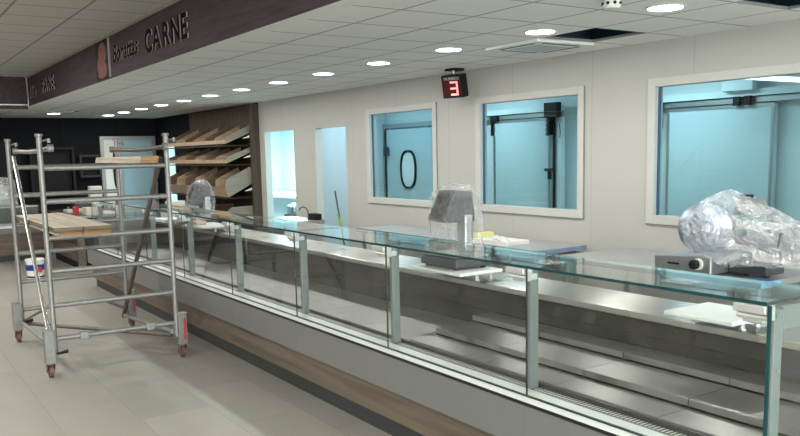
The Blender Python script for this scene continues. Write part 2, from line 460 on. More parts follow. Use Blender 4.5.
# cold-room doors seen through the windows
def sliding_door(y0, y1, rail0, rail1, label, motor_y, mw, black_post):
    t = thing('sliding_door', label, 'door', (XB - .08, (y0 + y1) / 2, .02))
    B(XB - .10, XB - .04, y0, y1, .02, 2.2, M_COOLB).build('door_leaf', t, .006)
    mb = MB()
    for q in (y0 + .005, y1 - .035): mb.box(XB - .108, XB - .101, q, q + .03, .02, 2.2, M_ALU)
    mb.box(XB - .108, XB - .101, y0 + .035, y1 - .035, 2.17, 2.2, M_ALU).build('edge_profile', t)
    B(XB - .13, XB - .001, rail0, rail1, 2.275, 2.345, M_COOLW, {'z-': M_BLACK}).build('rail_cover', t, .004)
    B(XB - .10, XB - .03, rail0 + .02, rail1 - .02, 2.215, 2.27, M_ALU).build('rail', t)
    return t
t = sliding_door(7.66, 8.78, 7.50, 9.12, 'sliding cold-room door with black drive box, seen through the middle window', 0, 0, 0)
B(XB - .22, XB - .131, 7.43, 7.66, 2.20, 2.38, M_BLACK).build('drive_box', t, .01)
mb = MB().box(XB - .16, XB - .109, 7.60, 7.66, 1.98, 2.2, M_BLACK)
for k in range(4): mb.lathe([(.025, 0), (.025, .03)], (XB - .16, 7.63, 2.16 - .055 * k), (-1, 0, 0), M_DKGREY, 12)
mb.build('roller_chain', t)
B(XB - .13, XB - .109, 7.56, 7.585, .02, 2.2, M_BLACK).build('guide_strip', t)
B(XB - .10, XB - .05, 7.45, 7.55, .02, 2.2, M_COOLW).build('door_jamb', t)
mb = MB().box(XB - .17, XB - .109, 7.59, 7.70, 1.52, 1.56, M_DKGREY).box(XB - .15, XB - .109, 7.62, 7.66, 1.42, 1.52, M_BLACK)
mb.build('door_handle', t, .004)
mb = MB().box(XB - .14, XB - .09, 8.66, 8.80, 2.19, 2.275, M_BLACK).box(XB - .14, XB - .109, 8.76, 8.79, 2.0, 2.19, M_BLACK)
mb.build('roller_bracket', t)
MB().tube([(XB - .12, 7.50, 2.2), (XB - .14, 7.44, 2.02), (XB - .12, 7.47, 1.94), (XB - .06, 7.5, 1.95)], .006, M_GALVD, 6).build('cable', t)
MB().box(XB - .106, XB - .099, 8.74, 8.75, .02, 2.0, M_BLACK).build('edge_gasket', t)
t = sliding_door(4.60, 5.86, 4.30, 6.02, 'sliding cold-room door with pale blue leaf, seen through the nearest window', 0, 0, 0)
B(XB - .20, XB - .131, 4.78, 5.12, 2.33, 2.47, M_COOLW).build('drive_box', t, .01)
mb = MB().box(XB - .15, XB - .109, 5.90, 5.96, 2.0, 2.27, M_BLACK)
for k in range(4): mb.lathe([(.022, 0), (.022, .02)], (XB - .15, 5.93, 2.22 - .06 * k), (-1, 0, 0), M_ALU, 12)
mb.build('roller_chain', t)
B(XB - .12, XB - .109, 5.925, 5.945, .02, 2.0, M_BLACK).build('guide_strip', t)
mb = MB().box(XB - .16, XB - .131, 4.83, 4.90, 2.19, 2.28, M_BLACK).box(XB - .16, XB - .131, 4.95, 5.02, 2.19, 2.28, M_BLACK)
mb.build('roller_bracket', t)
t = thing('swing_door', 'white swing door with black-rimmed oval porthole, seen through the farthest window', 'door', (XB - .05, 11.0, .02))
B(XB - .06, XB - .01, 10.30, 11.60, .02, 2.18, M_COOLB).build('door_leaf', t, .006)
mb = MB().box(XB - .07, XB - .001, 11.62, 11.69, 0, 2.27, M_ALU).box(XB - .07, XB - .001, 10.2, 11.62, 2.20, 2.27, M_ALU)
mb.build('door_frame', t)
B(XB - .075, XB - .0701, 11.61, 11.64, .02, 2.18, M_BLACK).build('hinge_gap', t)
B(XB - .10, XB - .0755, 11.50, 11.64, 1.75, 1.9, M_DKGREY).build('hinge', t, .01)
def oval(yc, zc, ry, rz, n=40, e=3.0):
    return [(yc + ry * math.copysign(abs(math.cos(t)) ** (2 / e), math.cos(t)), zc + rz * math.copysign(abs(math.sin(t)) ** (2 / 2.2), math.sin(t)))
            for t in [2 * PI * k / n for k in range(n)]]
def ring(mb, outer, inner, x0, x1, mat):
    n = len(outer); vs = [(x0, *p) for p in outer] + [(x0, *p) for p in inner] + [(x1, *p) for p in outer] + [(x1, *p) for p in inner]
    fs = []
    for i in range(n):
        j = (i + 1) % n
        fs += [[i, j, j + n, i + n], [i, i + 2 * n, j + 2 * n, j], [i + n, j + n, j + 3 * n, i + 3 * n]]
    mb.add(vs, fs, mat)
mb = MB(); ring(mb, oval(10.945, 1.525, .225, .31), oval(10.945, 1.525, .19, .28), XB - .085, XB - .061, M_BLACK)
w = mb.build('porthole_rim', t)
MB().prism(oval(10.945, 1.525, .189, .279), 'x', XB - .068, XB - .062, M_WHITE).build('porthole_pane', w)
# fluorescent fitting in the preparation room
t = thing('batten_light', 'white fluorescent batten light above the cold-room door, seen through the nearest window', 'ceiling light', (6.75, 4.2, 2.33))
B(6.30, 7.25, 4.14, 4.26, 2.385, 2.42, M_WHITEB).build('housing', t)
for dy in (-.035, .035): MB().tube([(6.33, 4.2 + dy, 2.365), (7.22, 4.2 + dy, 2.365)], .013, M_TUBE, 8).build('tube', t)
for x in (6.5, 7.05): MB().tube([(x, 4.2, 2.42), (x, 4.2, 2.66)], .004, M_ALU, 6).build('hanger', t)

# store room furniture seen through the far doorway
t = thing('chest_bench', 'white-topped bench seen through the farthest beige doorway', 'bench', (8.4, 17.4, 0))
B(7.9, 8.95, 15.6, 18.95, .84, .90, M_WHITE).build('bench_top', t, .01)
B(8.0, 8.9, 15.8, 18.9, .0, .84, M_COOLW).build('body', t)
def bag(prof, mat, n=64, amp=.02, seed=0, name='plastic_cover', parent=None, flat=True):
    """prof: rings (cx, cy, z, rx, ry). a crinkled bag, closed at the top"""
    vs = []; K = len(prof)
    sub = []
    for i in range(K - 1):
        for q in range(5):
            t = q / 5; sub.append([prof[i][k] * (1 - t) + prof[i + 1][k] * t for k in range(5)])
    sub.append(list(prof[-1]))
    for i, (cx, cy, z, rx, ry) in enumerate(sub):
        for k in range(n):
            a = 2 * PI * k / n
            d = Vector((math.cos(a), math.sin(a), 0))
            p = Vector((cx + rx * d.x, cy + ry * d.y, z))
            w = noise.noise(Vector((d.x * 3 + seed, d.y * 3, z * 7))) + .8 * (1 - abs(2 * noise.noise(Vector((d.x * 6 + seed, d.y * 6 + 5, z * 5))))) - .6
            w += .55 * (1 - abs(2 * noise.noise(Vector((d.x * 13 + seed, d.y * 13, z * 9))))) 
            p += Vector((d.x * w, d.y * w, noise.noise(p * 9) * .6)) * amp
            vs.append(p)
    R = len(sub)
    fs = [[i * n + k, i * n + (k + 1) % n, (i + 1) * n + (k + 1) % n, (i + 1) * n + k] for i in range(R - 1) for k in range(n)]
    vs.append(Vector((sub[-1][0], sub[-1][1], sub[-1][2] + amp * .3))); c = len(vs) - 1
    fs += [[(R - 1) * n + k, (R - 1) * n + (k + 1) % n, c] for k in range(n)]
    mb = MB(); mb.add(vs, fs, mat, False)
    return mb.build(name, parent)
t = thing('wrapped_machine', 'grey machine under plastic film, standing inside the farthest beige doorway', 'machine', (7.35, 14.6, 0))
B(7.1, 7.6, 14.3, 14.95, .0, .62, M_STEELX).build('stand', t)
B(7.15, 7.55, 14.35, 14.9, .62, .80, M_ALU).build('body', t, .01)
bag([(7.35, 14.62, .63, .30, .38), (7.35, 14.62, .78, .29, .36), (7.35, 14.62, .84, .2, .28)], M_FILMS, seed=4, parent=t)

# ------------------------------------------------------------------ black back wall fittings
t = thing('grey_framed_door', 'grey framed door with pale blue panel in the black back wall', 'door', (5.2, YB - .03, 0))
mb = MB(); y0, y1 = YB - .08, YB - .001
mb.box(4.62, 4.70, y0, y1, 0, 2.31, M_ALU).box(5.80, 5.88, y0, y1, 0, 2.31, M_ALU).box(4.70, 5.80, y0, y1, 2.23, 2.31, M_ALU).box(5.04, 5.12, y0, y1, 0, 2.23, M_ALU)
mb.build('door_frame', t)
B(4.70, 5.04, y0 + .02, y1, .02, 2.23, M_WHITEB).build('side_leaf', t)
B(5.12, 5.80, y0 + .03, y1, .02, 2.23, M_FROST).build('door_panel', t)
mb = MB(); ov = [(p[0], p[1]) for p in oval(4.93, 1.55, .055, .42)]; iv = [(p[0], p[1]) for p in oval(4.93, 1.55, .035, .39)]
n = len(ov); vs = [(p[0], y0 + .01, p[1]) for p in ov] + [(p[0], y0 + .01, p[1]) for p in iv]
mb.prism([(p[0], p[1]) for p in ov], 'y', y0 + .005, y0 + .019, M_BLACK)
mb.build('porthole', t)
def wall_box(x0, x1, z0, z1, d, w, label, mat):
    mb = MB(); y1 = YB - .002; y0 = y1 - d
    mb.box(x0, x0 + w, y0, y1, z0, z1, mat).box(x1 - w, x1, y0, y1, z0, z1, mat)
    mb.box(x0 + w, x1 - w, y0, y1, z0, z0 + w, mat).box(x0 + w, x1 - w, y0, y1, z1 - w, z1, mat)
    mb.box(x0 + w, x1 - w, y1 - .01, y1, z0 + w, z1 - w, M_BLACK)
    tag(mb.build('wall_shelf_box'), label, 'wall shelf')
M_BOXG = simple('charcoal_board', (.022, .022, .024), .7, spec=.15)
wall_box(3.10, 4.02, 1.05, 2.08, .22, .05, 'large charcoal open shelf box on the black wall behind the scaffold', M_BOXG)
wall_box(4.12, 4.58, 1.40, 1.90, .25, .045, 'small charcoal open shelf box on the black wall beside the grey door', simple('charcoal_board_light', (.04, .04, .042), .7, spec=.15))
tag(B(2.3, 2.95, YB - .03, YB - .002, .9, 2.22, M_BLACK).build('wall_panel'), 'plain black panel on the back wall at the far left edge', 'wall panel')

# ------------------------------------------------------------------ fascia signs
def text(body, size, x, y0, z, bold=0, shear=0, ext=.012, sx=1.0, mat=None):
    cu = bpy.data.curves.new('t', 'FONT'); cu.body = body; cu.size = size; cu.extrude = ext; cu.offset = bold; cu.shear = shear
    cu.bevel_depth = 0; cu.resolution_u = 3
    ob = bpy.data.objects.new('t', cu); COL.objects.link(ob)
    bpy.context.view_layer.update()
    dg = bpy.context.evaluated_depsgraph_get()
    me = bpy.data.meshes.new_from_object(ob.evaluated_get(dg))
    bpy.data.objects.remove(ob)
    # letters read from the shop: text x runs along -Y, faces -X
    vs = [(x - v.co.z, y0 - v.co.x * sx, z + v.co.y) for v in me.vertices]
    mb = MB(); mb.v = vs
    for p in me.polygons:
        front = p.normal.z > .5
        mb.f.append(list(p.vertices)); mb.m.append(mb.mi(mat or (M_SIGN if front else M_SIGNE))); mb.sm.append(False)
    bpy.data.meshes.remove(me)
    w = max(v[1] for v in vs) - min(v[1] for v in vs)
    return mb, w
XS = XF - .033
t = thing('meat_department_sign', 'black raised lettering ending in CARNE on the dark fascia', 'sign', (XS, 8.2, 2.82))
y = 8.20
for ch in 'CARNE':
    mb, w = text(ch, .30, XS, y, 2.825, .008, 0, .006, 1.12)
    mb.build('letter_' + ch.lower(), t); y -= w + .04
mb, w = text('Bonattas', .26, XS, 9.42, 2.855, .005, .35, .005, 1.05)
mb.build('script_word', t)
t = thing('bread_department_sign', 'black raised lettering ending in PANE at the far end of the fascia', 'sign', (XS, 13.6, 2.82))
y = 13.60
for ch in 'PANE':
    mb, w = text(ch, .27, XS, y, 2.83, .008, 0, .006, 1.15); mb.build('letter_' + ch.lower(), t); y -= w + .05
mb, w = text('Illis', .24, XS, 14.72, 2.83, .006, .25, .005, 1.9); mb.build('script_word', t)
t = thing('meat_picture_panel', 'narrow picture panel of meat on the fascia beside the CARNE lettering', 'picture', (XS, 9.9, ZC))
B(XS + .003, XS + .012, 9.62, 10.20, ZC, ZU - .035, M_BLACK).build('backing', t)
mb = MB()
for (yy, zz, ry, rz) in ((9.88, 3.0, .17, .13), (9.98, 2.88, .15, .11), (9.82, 2.82, .12, .08), (9.95, 2.78, .16, .05)):
    mb.prism([(yy + ry * math.cos(a), zz + rz * math.sin(a)) for a in [2 * PI * k / 20 for k in range(20)]], 'x', XS - .001 - rz * .01, XS + .0025, M_PORK)
mb.build('printed_meat', t)
B(XS - .004, XS + .0125, 9.575, 9.615, ZC, ZU - .035, M_SIGNE).build('edge_strip', t)

# ------------------------------------------------------------------ lamps
def lamp(name, loc, size, power, col, shape='DISK', rot=(0, 0, 0), sy=None, parent=None, spread=None):
    l = bpy.data.lights.new(name, 'AREA'); l.shape = shape; l.size = size
    if sy: l.size_y = sy
    l.energy = power; l.color = col
    if spread: l.spread = spread
    o = bpy.data.objects.new(name, l); COL.objects.link(o); o.rotation_euler = rot
    if parent is not None: o.parent = parent; o.location = Vector(loc) - wloc(parent)
    else: o.location = loc
    return o
lx = 4.57
def downlight(x, y, label, group=None):
    t = thing('downlight', label, 'ceiling light', (x, y, ZC), group)
    mb = MB(); mb.lathe([(.135, -.001), (.135, -.005), (.118, -.008), (.112, -.003)], (x, y, ZC), (0, 0, 1), M_WHITEB, 32)
    mb.build('bezel', t)
    mb = MB(); mb.lathe([(.110, -.002), (.110, -.0095)], (x, y, ZC), (0, 0, 1), M_LIGHT, 32); mb.build('diffuser', t)
    lamp('lamp', (x, y, ZC - .012), .2, 11, (1, .98, .93), parent=t)
    return t
for k in range(13):
    downlight(lx - .004 * k, 3.65 + 1.19 * k, 'round recessed downlight in the row over the counter, %s the camera' % ORD[k] + (' and largest in view' if k == 0 else ''), 'downlights over the counter')
downlight(3.34, 17.4, 'round downlight at the far left, beside the dark missing ceiling tile')
# the same row and the shop's own lamps carry on behind the camera
for y in (2.45, 1.25, .05):
    lamp('lamp', (lx, y, ZC - .012), .2, 11, (1, .98, .93))
for x in (-.6, -3.2):
    for y in (1.5, 5.5, 9.5, 13):
        lamp('shop_lamp', (x, y, ZU - .01), .6, 60, (1, .97, .90), 'SQUARE')
lamp('shop_lamp', (.9, 11.2, ZU - .01), .25, 40, (1, .97, .90), 'SQUARE')
# preparation room lamps
for y, p in ((2.5, 26), (5.6, 26), (8.6, 26), (10.8, 16)):
    lamp('service_lamp', (6.7, y, 2.65), .15, p * .9, (.70, .91, 1) if y < 10 else (.56, .84, 1), 'RECTANGLE', sy=1.2)
lamp('service_lamp', (7.2, 13.2, 2.65), .3, 110, (.55, .92, 1), 'RECTANGLE', sy=1.2)
lamp('service_lamp', (7.5, 16.8, 2.65), .3, 220, (.55, .92, 1), 'RECTANGLE', sy=1.2)

# ------------------------------------------------------------------ ceiling fittings
t = thing('air_conditioner', 'white ceiling cassette air conditioner beside the missing tile', 'air conditioner', (5.14, 5.42, ZC - .03))
B(4.80, 5.48, 5.125, 5.80, ZC - .028, ZC - .001, M_WHITE).build('panel', t, .006)
B(4.95, 5.33, 5.27, 5.65, ZC - .032, ZC - .0285, simple('ac_grille_grey', (.50, .52, .54), .5)).build('intake_grille', t)
for r in ((4.86, 4.89, 5.24, 5.68), (5.39, 5.42, 5.24, 5.68), (4.93, 5.35, 5.18, 5.21), (4.93, 5.35, 5.71, 5.74)):
    B(*r, ZC - .031, ZC - .0285, M_DKGREY).build('air_slot', t)
t = thing('smoke_detector', 'white round ceiling detector with black sensor windows at the top edge', 'detector', (4.02, 3.62, ZC - .06))
MB().lathe([(.05, -.001), (.06, -.02), (.06, -.035), (.045, -.055), (.02, -.06)], (4.02, 3.62, ZC), (0, 0, 1), M_WHITEB, 28).build('housing', t)
for a in range(0, 360, 40):
    mb = MB()
    c, s_ = math.cos(math.radians(a)), math.sin(math.radians(a))
    mb.lathe([(.010, 0), (.010, .006)], (4.02 + .058 * c, 3.62 + .058 * s_, ZC - .028), (c, s_, 0), M_BLACK, 8)
    mb.build('sensor_window', t)

# number display
t = thing('number_display', 'black queue number display showing a red 3, hung at the top of the beige wall', 'display', (5.72, 7.52, 2.42))
cx, cy = 5.66, 7.40; tl = math.radians(11)
ang = math.radians(18)
def rot(p):  # turn the display about its centre towards the customers
    z0 = 2.655; dx, dy = p[0] - cx, p[1] - 7.52; dz = p[2] - z0
    dx, dz = dx * math.cos(tl) - dz * math.sin(tl) * -1 * -1, dz * math.cos(tl) + dx * math.sin(tl)
    dx += .0; p = (0, 0, z0 + dz)
    return (cx + dx * math.cos(ang) - dy * math.sin(ang), cy + dx * math.sin(ang) + dy * math.cos(ang), p[2])
def rotmb(mb): mb.v = [rot(v) for v in mb.v]; return mb
rotmb(B(5.60, 5.72, 7.385, 7.655, 2.40, 2.655, M_BLACK)).build('case', t, .008)
rotmb(B(5.596, 5.5995, 7.41, 7.63, 2.42, 2.59, M_DISPD)).build('screen', t)
mb = MB(); ya, yb = 7.435, 7.535; x0, x1 = 5.590, 5.5955; s_ = .020
mb.box(x0, x1, ya, yb, 2.565, 2.565 + s_, M_SEG).box(x0, x1, ya, yb, 2.497, 2.497 + s_, M_SEG).box(x0, x1, ya, yb, 2.43, 2.43 + s_, M_SEG)
mb.box(x0, x1, ya, ya + s_, 2.452, 2.495, M_SEG).box(x0, x1, ya, ya + s_, 2.519, 2.563, M_SEG)
rotmb(mb).build('digit_three', t)
mb, w = text('NUMERO', .045, 5.594, 7.615, 2.603, .001, 0, .002, 1.1, simple('pale_print', (.35, .35, .35), .5)); rotmb(mb).build('printed_word', t)
mb = MB().tube([(5.66, 7.40, 2.66), (5.66, 7.40, 2.70)], .018, M_ALU); mb.box(5.60, 5.76, 7.33, 7.48, 2.695, ZC - .001, M_BLACK)
mb.build('ceiling_bracket', t)

# ------------------------------------------------------------------ main serve-over counter
XG = 2.61
Y0, Y1 = 1.62, 11.62
POSTS = [Y0 + 1.25 * k for k in range(9)]
t = thing('display_counter', 'long glass-fronted refrigerated serve-over counter with grey and brown front', 'counter', (3.2, 6.6, 0))
CTR = t
B(2.701, 3.78, Y0 - .02, 11.98, 0, .125, M_KICK).build('kick_plate', t)
mb = MB().box(2.665, 2.70, Y0 - .02, 12.0, .126, .345, M_WOODP); mb.build('wood_panel', t)
for k in range(8):
    a, b = POSTS[k], POSTS[k + 1]
    if k == 0: a -= .03
    if k == 7: b = 12.0
    B(XG - .004, XG + .085, a + .0006, b - .0006, .346, .565, M_GREYP).build('front_sheet', t)
B(XG - .012, XG + .02, Y0 - .03, 12.0, .566, .581, M_RUBBER).build('bumper_strip', t)
for k in range(4):
    a = Y0 + 2.5 * k - .03 + (.62 if k else 0); b = min(Y0 + 2.5 * (k + 1) + .62, 12.0) if k < 3 else 12.0
    a = Y0 - .03 if k == 0 else Y0 + 1.5 + 2.5 * (k - 1) ; b = Y0 + 1.5 + 2.5 * k if k < 3 else Y1 + .02
    mb = MB().prism([(XG - .008, .582), (XG + .02, .600), (XG + .105, .606), (XG + .105, .582)], 'y', a + .001, b - .001, M_LEDGE)
    mb.build('white_ledge', t)
B(XG + .106, XG + .155, Y0 - .01, Y1, .582, .612, M_STEEL, {'z+': M_GRATE}).build('air_grille', t)
B(XG + .1555, XG + .172, Y0 - .01, Y1, .582, .632, M_STEELX).build('deck_lip', t)
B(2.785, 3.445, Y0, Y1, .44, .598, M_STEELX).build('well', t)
B(2.70, 3.78, Y0 - .06, Y0 - .001, .126, .61, M_GREYP).build('end_panel', t)
B(2.70, 3.78, Y1 + .001, Y1 + .05, .126, .95, M_GREYP).build('end_panel', t)
# back panel with shallow ribs and the worktop
pts = [(3.451, .60), (3.447, .73), (3.453, .735), (3.453, .79), (3.447, .795), (3.447, .885), (3.49, .885), (3.49, .60)]
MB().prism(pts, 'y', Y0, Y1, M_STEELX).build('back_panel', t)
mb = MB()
for k in range(17): mb.lathe([(.006, 0), (.006, .004)], (3.4465, Y0 + .45 + .6 * k, .845), (-1, 0, 0), M_DKGREY, 8)
mb.build('panel_screws', t)
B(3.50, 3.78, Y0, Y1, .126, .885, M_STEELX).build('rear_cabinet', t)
mb = MB().box(3.395, 3.82, Y0 - .02, Y1 + .02, .890, .93, brushed('polished_worktop_steel', (.58, .57, .545), .24)); mb.build('worktop', t, .006)
# glass
for k in range(8):
    a, b = POSTS[k], POSTS[k + 1]
    mb = MB().box(XG + .006, XG + .014, a + .003, b - .003, .6125, 1.236, M_GLASS, {'z+': M_GEDGE, 'y-': M_GEDGE if k == 0 else M_GDARK, 'y+': M_GDARK})
    mb.build('front_glass', t)
    mb = MB().box(XG - .004, XG + .40, a + .002, b - .002, 1.24, 1.252, M_GTOP, {'x-': M_GEDGE, 'x+': M_GEDGEL, 'y-': M_GDARK, 'y+': M_GDARK})
    mb.build('top_glass', t)
B(XG + .003, XG + .018, Y0, Y1, .6065, .612, M_GDARK).build('glass_seal', t)
# end glass of the near end
mb = MB().prism([(XG + .006, .606), (XG + .006, 1.236), (XG + .43, 1.236), (3.37, 1.0), (3.37, .64), (XG + .17, .64)], 'y', Y0 - .012, Y0 - .004, M_GLASS)
mb.build('end_glass', t)
mb = MB().box(XG + .0, XG + .006, Y0 - .012, Y0 + .002, .606, 1.24, M_GEDGE); mb.build('glass_edge', t)
mb = MB()
for k, y in enumerate(POSTS):
    yy = y + (.04 if k == 0 else -.0)
    yp0 = y + .03 if k == 0 else (y + .06 if k < 8 else y - .05)
    mb = MB().box(XG + .09, XG + .145, yp0, yp0 + .03, .6125, 1.205, M_ALUP)
    p = mb.build('glass_post', t, .004)
    c = MB()
    cy0 = y + (.05 if k < 8 else -.2)
    c.box(XG - .008, XG + .055, cy0 - .045, cy0 + .085, 1.205, 1.236, M_CLAMP)
    c.box(XG + .016, XG + .07, cy0 - .02, cy0 + .06, 1.165, 1.205, M_CLAMP)
    c.tube([(XG + .02, cy0 - .04, 1.19), (XG + .02, cy0 + .08, 1.19)], .012, M_CLAMP, 8)
    c.box(XG + .07, XG + .11, cy0 - .02, cy0 + .02, 1.17, 1.2, M_CLAMP)
    c.build('glass_clamp', t, .004)
    if k in (0,):
        mb = MB().box(XG + .146, XG + .60, yp0, yp0 + .03, 1.13, 1.215, M_ALUP); mb.build('end_arm', t, .004)
        MB().lathe([(.007, 0), (.007, .004)], (XG + .12, yp0, .98), (0, -1, 0), M_STEEL, 10).build('post_screw', t)
        B(XG + .57, XG + .60, yp0, yp0 + .03, .935, 1.13, M_ALUP).build('rear_post', t)
for k in range(12):
    a = 4.134 + .624 * k; b = a + .620
    if b > Y1: break
    mb = MB().box(2.784, 3.444, a, b, .601, .622, M_STEEL); mb.build('deck_panel', t, .003)

# removable trays on the near part of the deck
TB = [1.625, 2.22, 2.855, 3.495, 4.13]
tiers = [('lowest', 2.785, 2.992, .601, .640, 1), ('middle', 2.994, 3.292, .601, .683, 2), ('top', 3.294, 3.444, .601, .727, 3)]
for tn, x0, x1, z0, z1, q in tiers:
    for k in range(4):
        a, b = TB[k] + .002, TB[k + 1] - .002
        mb = MB()
        lz = z0 if q == 1 else z1 - .033
        xx = x0 if q == 1 else x0 - .004
        # folded sheet: top skin, front lip, side lips
        mb.prism([(xx, lz), (xx, z1 - .003), (xx + .004, z1), (x1, z1), (x1, z1 - .004), (xx + .004, z1 - .004), (xx + .004, lz)], 'y', a, b, M_STEEL)
        for ys in (a, b - .003): mb.box(xx + .005, x1 - .001, ys, ys + .003, z0, z1 - .0045, M_STEELX)
        o = mb.build('display_tray')
        tag(o, 'stainless steel display tray on the %s step of the counter, %s the camera' % (tn, ORD[k]), 'tray', 'stepped trays in the glass counter')

def cutting_board(x0, x1, y0, y1, z, label, feet=True):
    t = thing('cutting_board', label, 'cutting board', ((x0 + x1) / 2, (y0 + y1) / 2, .931))
    B(x0, x1, y0, y1, z - .022, z, M_WHITE).build('board', t, .006)
    for x in (x0 + .06, x1 - .06):
        for y in (y0 + .06, y1 - .06):
            zb = .931 if x > 3.40 else .90
            mb = MB().lathe([(.02, 0), (.012, .008), (.010, z - .022 - .931)], (max(x, 3.42), y, .931), (0, 0, 1), M_WHITEB, 12); mb.build('foot', t)
    return t
cutting_board(3.25, 3.60, 2.19, 2.57, 1.0, 'white cutting board on little feet at the near end of the counter worktop')
cutting_board(3.23, 3.60, 4.18, 4.78, 1.0, 'white cutting board under the plastic-covered scale')

def scale_machine(x, y, z, label, bagm, s=1.0, boardz=None):
    t = thing('shop_scale', label, 'scale', (x, y, z))
    B(x - .16, x + .15, y - .21, y + .20, z + .015, z + .075, M_DKGREY).build('base', t, .008)
    for dx in (-.12, .11):
        for dy in (-.17, .16): MB().lathe([(.018, 0), (.018, .015)], (x + dx, y + dy, z), (0, 0, 1), M_BLACK, 12).build('foot', t)
    B(x - .15, x + .14, y - .2, y + .19, z + .08, z + .092, M_STEEL).build('weighing_plate', t, .004)
    B(x + .05, x + .12, y - .05, y + .05, z + .092, z + .36, M_ALU).build('column', t, .01)
    mb = MB().prism([(x - .10, z + .31), (x - .135, z + .33), (x - .03, z + .535), (x + .13, z + .52), (x + .15, z + .31)], 'y', y - .04, y + .15, M_DKGREY)
    h = mb.build('display_head', t, .01)
    mb = MB().prism([(x - .136, z + .345), (x - .1365, z + .348), (x - .046, z + .517), (x - .0405, z + .514)], 'y', y - .01, y + .12, M_BLACK); mb.build('screen', h)
    bag([(x, y, z + .10, .185, .235), (x, y, z + .2, .16, .21), (x, y, z + .32, .175, .21), (x + .01, y + .01, z + .5, .13, .19), (x + .03, y + .02, z + .56, .07, .12), (x + .03, y + .03, z + .575, .02, .03)],
        bagm, seed=x * 3 + y, amp=.022, parent=t, name='plastic_cover')
    return t
scale_machine(3.44, 4.50, 1.001, 'dark shop scale under crinkled clear plastic on the white board', M_FILMC)
cutting_board(3.24, 3.60, 9.02, 9.60, 1.0, 'white board under the farther plastic-wrapped scale')
tag(B(3.27, 3.40, 9.30, 9.50, 1.0015, 1.045, simple('pale_pink_pack', (.62, .42, .38), .5)).build('pink_pack', None, .01), 'pale pink packet on the board beside the farther scale', 'packet')
scale_machine(3.62, 10.10, .931, 'dark shop scale under milky plastic in front of the bread bins', M_FILMC)
cutting_board(3.24, 3.58, 10.45, 10.9, 1.0, 'white board on the worktop behind the right scaffold post')
tag(B(3.45, 3.70, 10.95, 11.25, .931, 1.10, M_CREAM).build('carton', None, .004), 'cream carton at the far end of the counter worktop', 'box')
mb = MB().lathe([(.03, 0), (.03, .12), (.012, .16), (.012, .19)], (3.7, 11.45, .931), (0, 0, 1), M_WHITEB, 14)
tag(mb.build('spray_bottle'), 'small white bottle at the far end of the counter worktop', 'bottle')

# ------------------------------------------------------------------ rear tables
def steel_table(x0, x1, y0, y1, z, label, top=M_FTOP, th=.045, splash=False):
    t = thing('steel_table', label, 'table', ((x0 + x1) / 2, (y0 + y1) / 2, 0))
    B(x0, x1, y0, y1, z - th, z, top, {'x-': M_STEELX, 'y-': M_ALU}).build('tabletop', t, .004)
    for x in (x0 + .05, x1 - .09):
        for y in (y0 + .05, y1 - .09): B(x, x + .04, y, y + .04, .0, z - th, M_ALU).build('leg', t)
    B(x0 + .06, x1 - .06, y0 + .06, y1 - .06, .2, .22, M_STEELX).build('undershelf', t)
    return t
t = steel_table(4.98, 5.90, 3.15, 5.10, .88, 'long steel table with printed film, carrying the wrapped slicer')
B(4.976, 5.20, 3.143, 3.149, .838, .878, M_BLUEF).build('blue_film', t)
MB().box(4.985, 5.16, 3.152, 3.30, .8805, .8815, M_BLUEF).build('blue_film', t)
t = steel_table(5.20, 5.88, 5.58, 6.72, .86, 'small steel table with printed film, against the wall under the middle window')
B(5.198, 5.88, 5.574, 5.579, .816, .858, simple('bluish_film_edge', (.20, .27, .38), .3)).build('blue_film', t)
mb = MB().box(5.80, 5.81, 5.565, 5.573, .81, .87, M_CREAM)
t = thing('parts_tray', 'shallow white tray holding loose parts on the small steel table', 'tray', (5.4, 6.3, .861))
mb = MB().box(5.25, 5.56, 6.05, 6.58, .861, .872, M_WHITEB)
for r in ((5.25, 5.56, 6.05, 6.06), (5.25, 5.56, 6.57, 6.58), (5.25, 5.26, 6.06, 6.57), (5.55, 5.56, 6.06, 6.57)): mb.box(*r, .872, .90, M_WHITEB)
mb.build('tray', t)
tag(B(5.34, 5.56, 6.60, 6.68, .861, .945, M_YEL).build('yellow_box', None, .004), 'yellow box on the small steel table behind the white parts tray', 'box')
for i, (x, y, s_, lab) in enumerate(((5.33, 6.15, .045, 'small white wrapped part at the front of the parts tray'), (5.42, 6.30, .055, 'small white wrapped part in the middle of the parts tray'), (5.48, 6.46, .05, 'small white wrapped part near the wall side of the parts tray'))):
    mb = MB().lathe([(s_ * .8, 0), (s_, .02), (s_ * .6, .045), (s_ * .2, .055)], (x, y, .873), (0, 0, 1), M_SHEET, 9); tag(mb.build('wrapped_part'), lab, 'part')
steel_table(5.22, 5.88, 6.80, 8.9, .86, 'far stretch of steel table along the wall behind the plastic-covered scale')

# ------------------------------------------------------------------ slicer
t = thing('meat_slicer', 'silver meat slicer with round blade under clear plastic film', 'meat slicer', (5.25, 3.6, .881))
pts = [(3.50, .895), (3.50, 1.02), (3.56, 1.035), (3.985, 1.005), (3.985, .895)]
mb = MB().prism(pts, 'x', 4.92, 5.42, M_ALU); mb.build('base', t, .012)
for x in (4.97, 5.37):
    for y in (3.55, 3.93): MB().lathe([(.02, 0), (.02, .014)], (x, y, .881), (0, 0, 1), M_BLACK, 12).build('foot', t)
B(4.916, 4.9195, 3.76, 3.86, .945, .96, M_BLACK).build('control_strip', t)
MB().lathe([(.042, 0), (.042, .012)], (4.9195, 3.60, .965), (-1, 0, 0), M_WHITEB, 24).build('knob_collar', t)
MB().lathe([(.034, .0), (.034, .035), (.028, .045)], (4.907, 3.61, .965), (-1, 0, 0), M_BLACK, 24).build('thickness_knob', t)
M_BLADE = simple('blade_guard_silver', (.42, .50, .62), .28, .8, .05)
ax = Vector((-.90, -.44, 0)).normalized()
c = Vector((5.15, 3.72, 1.20))
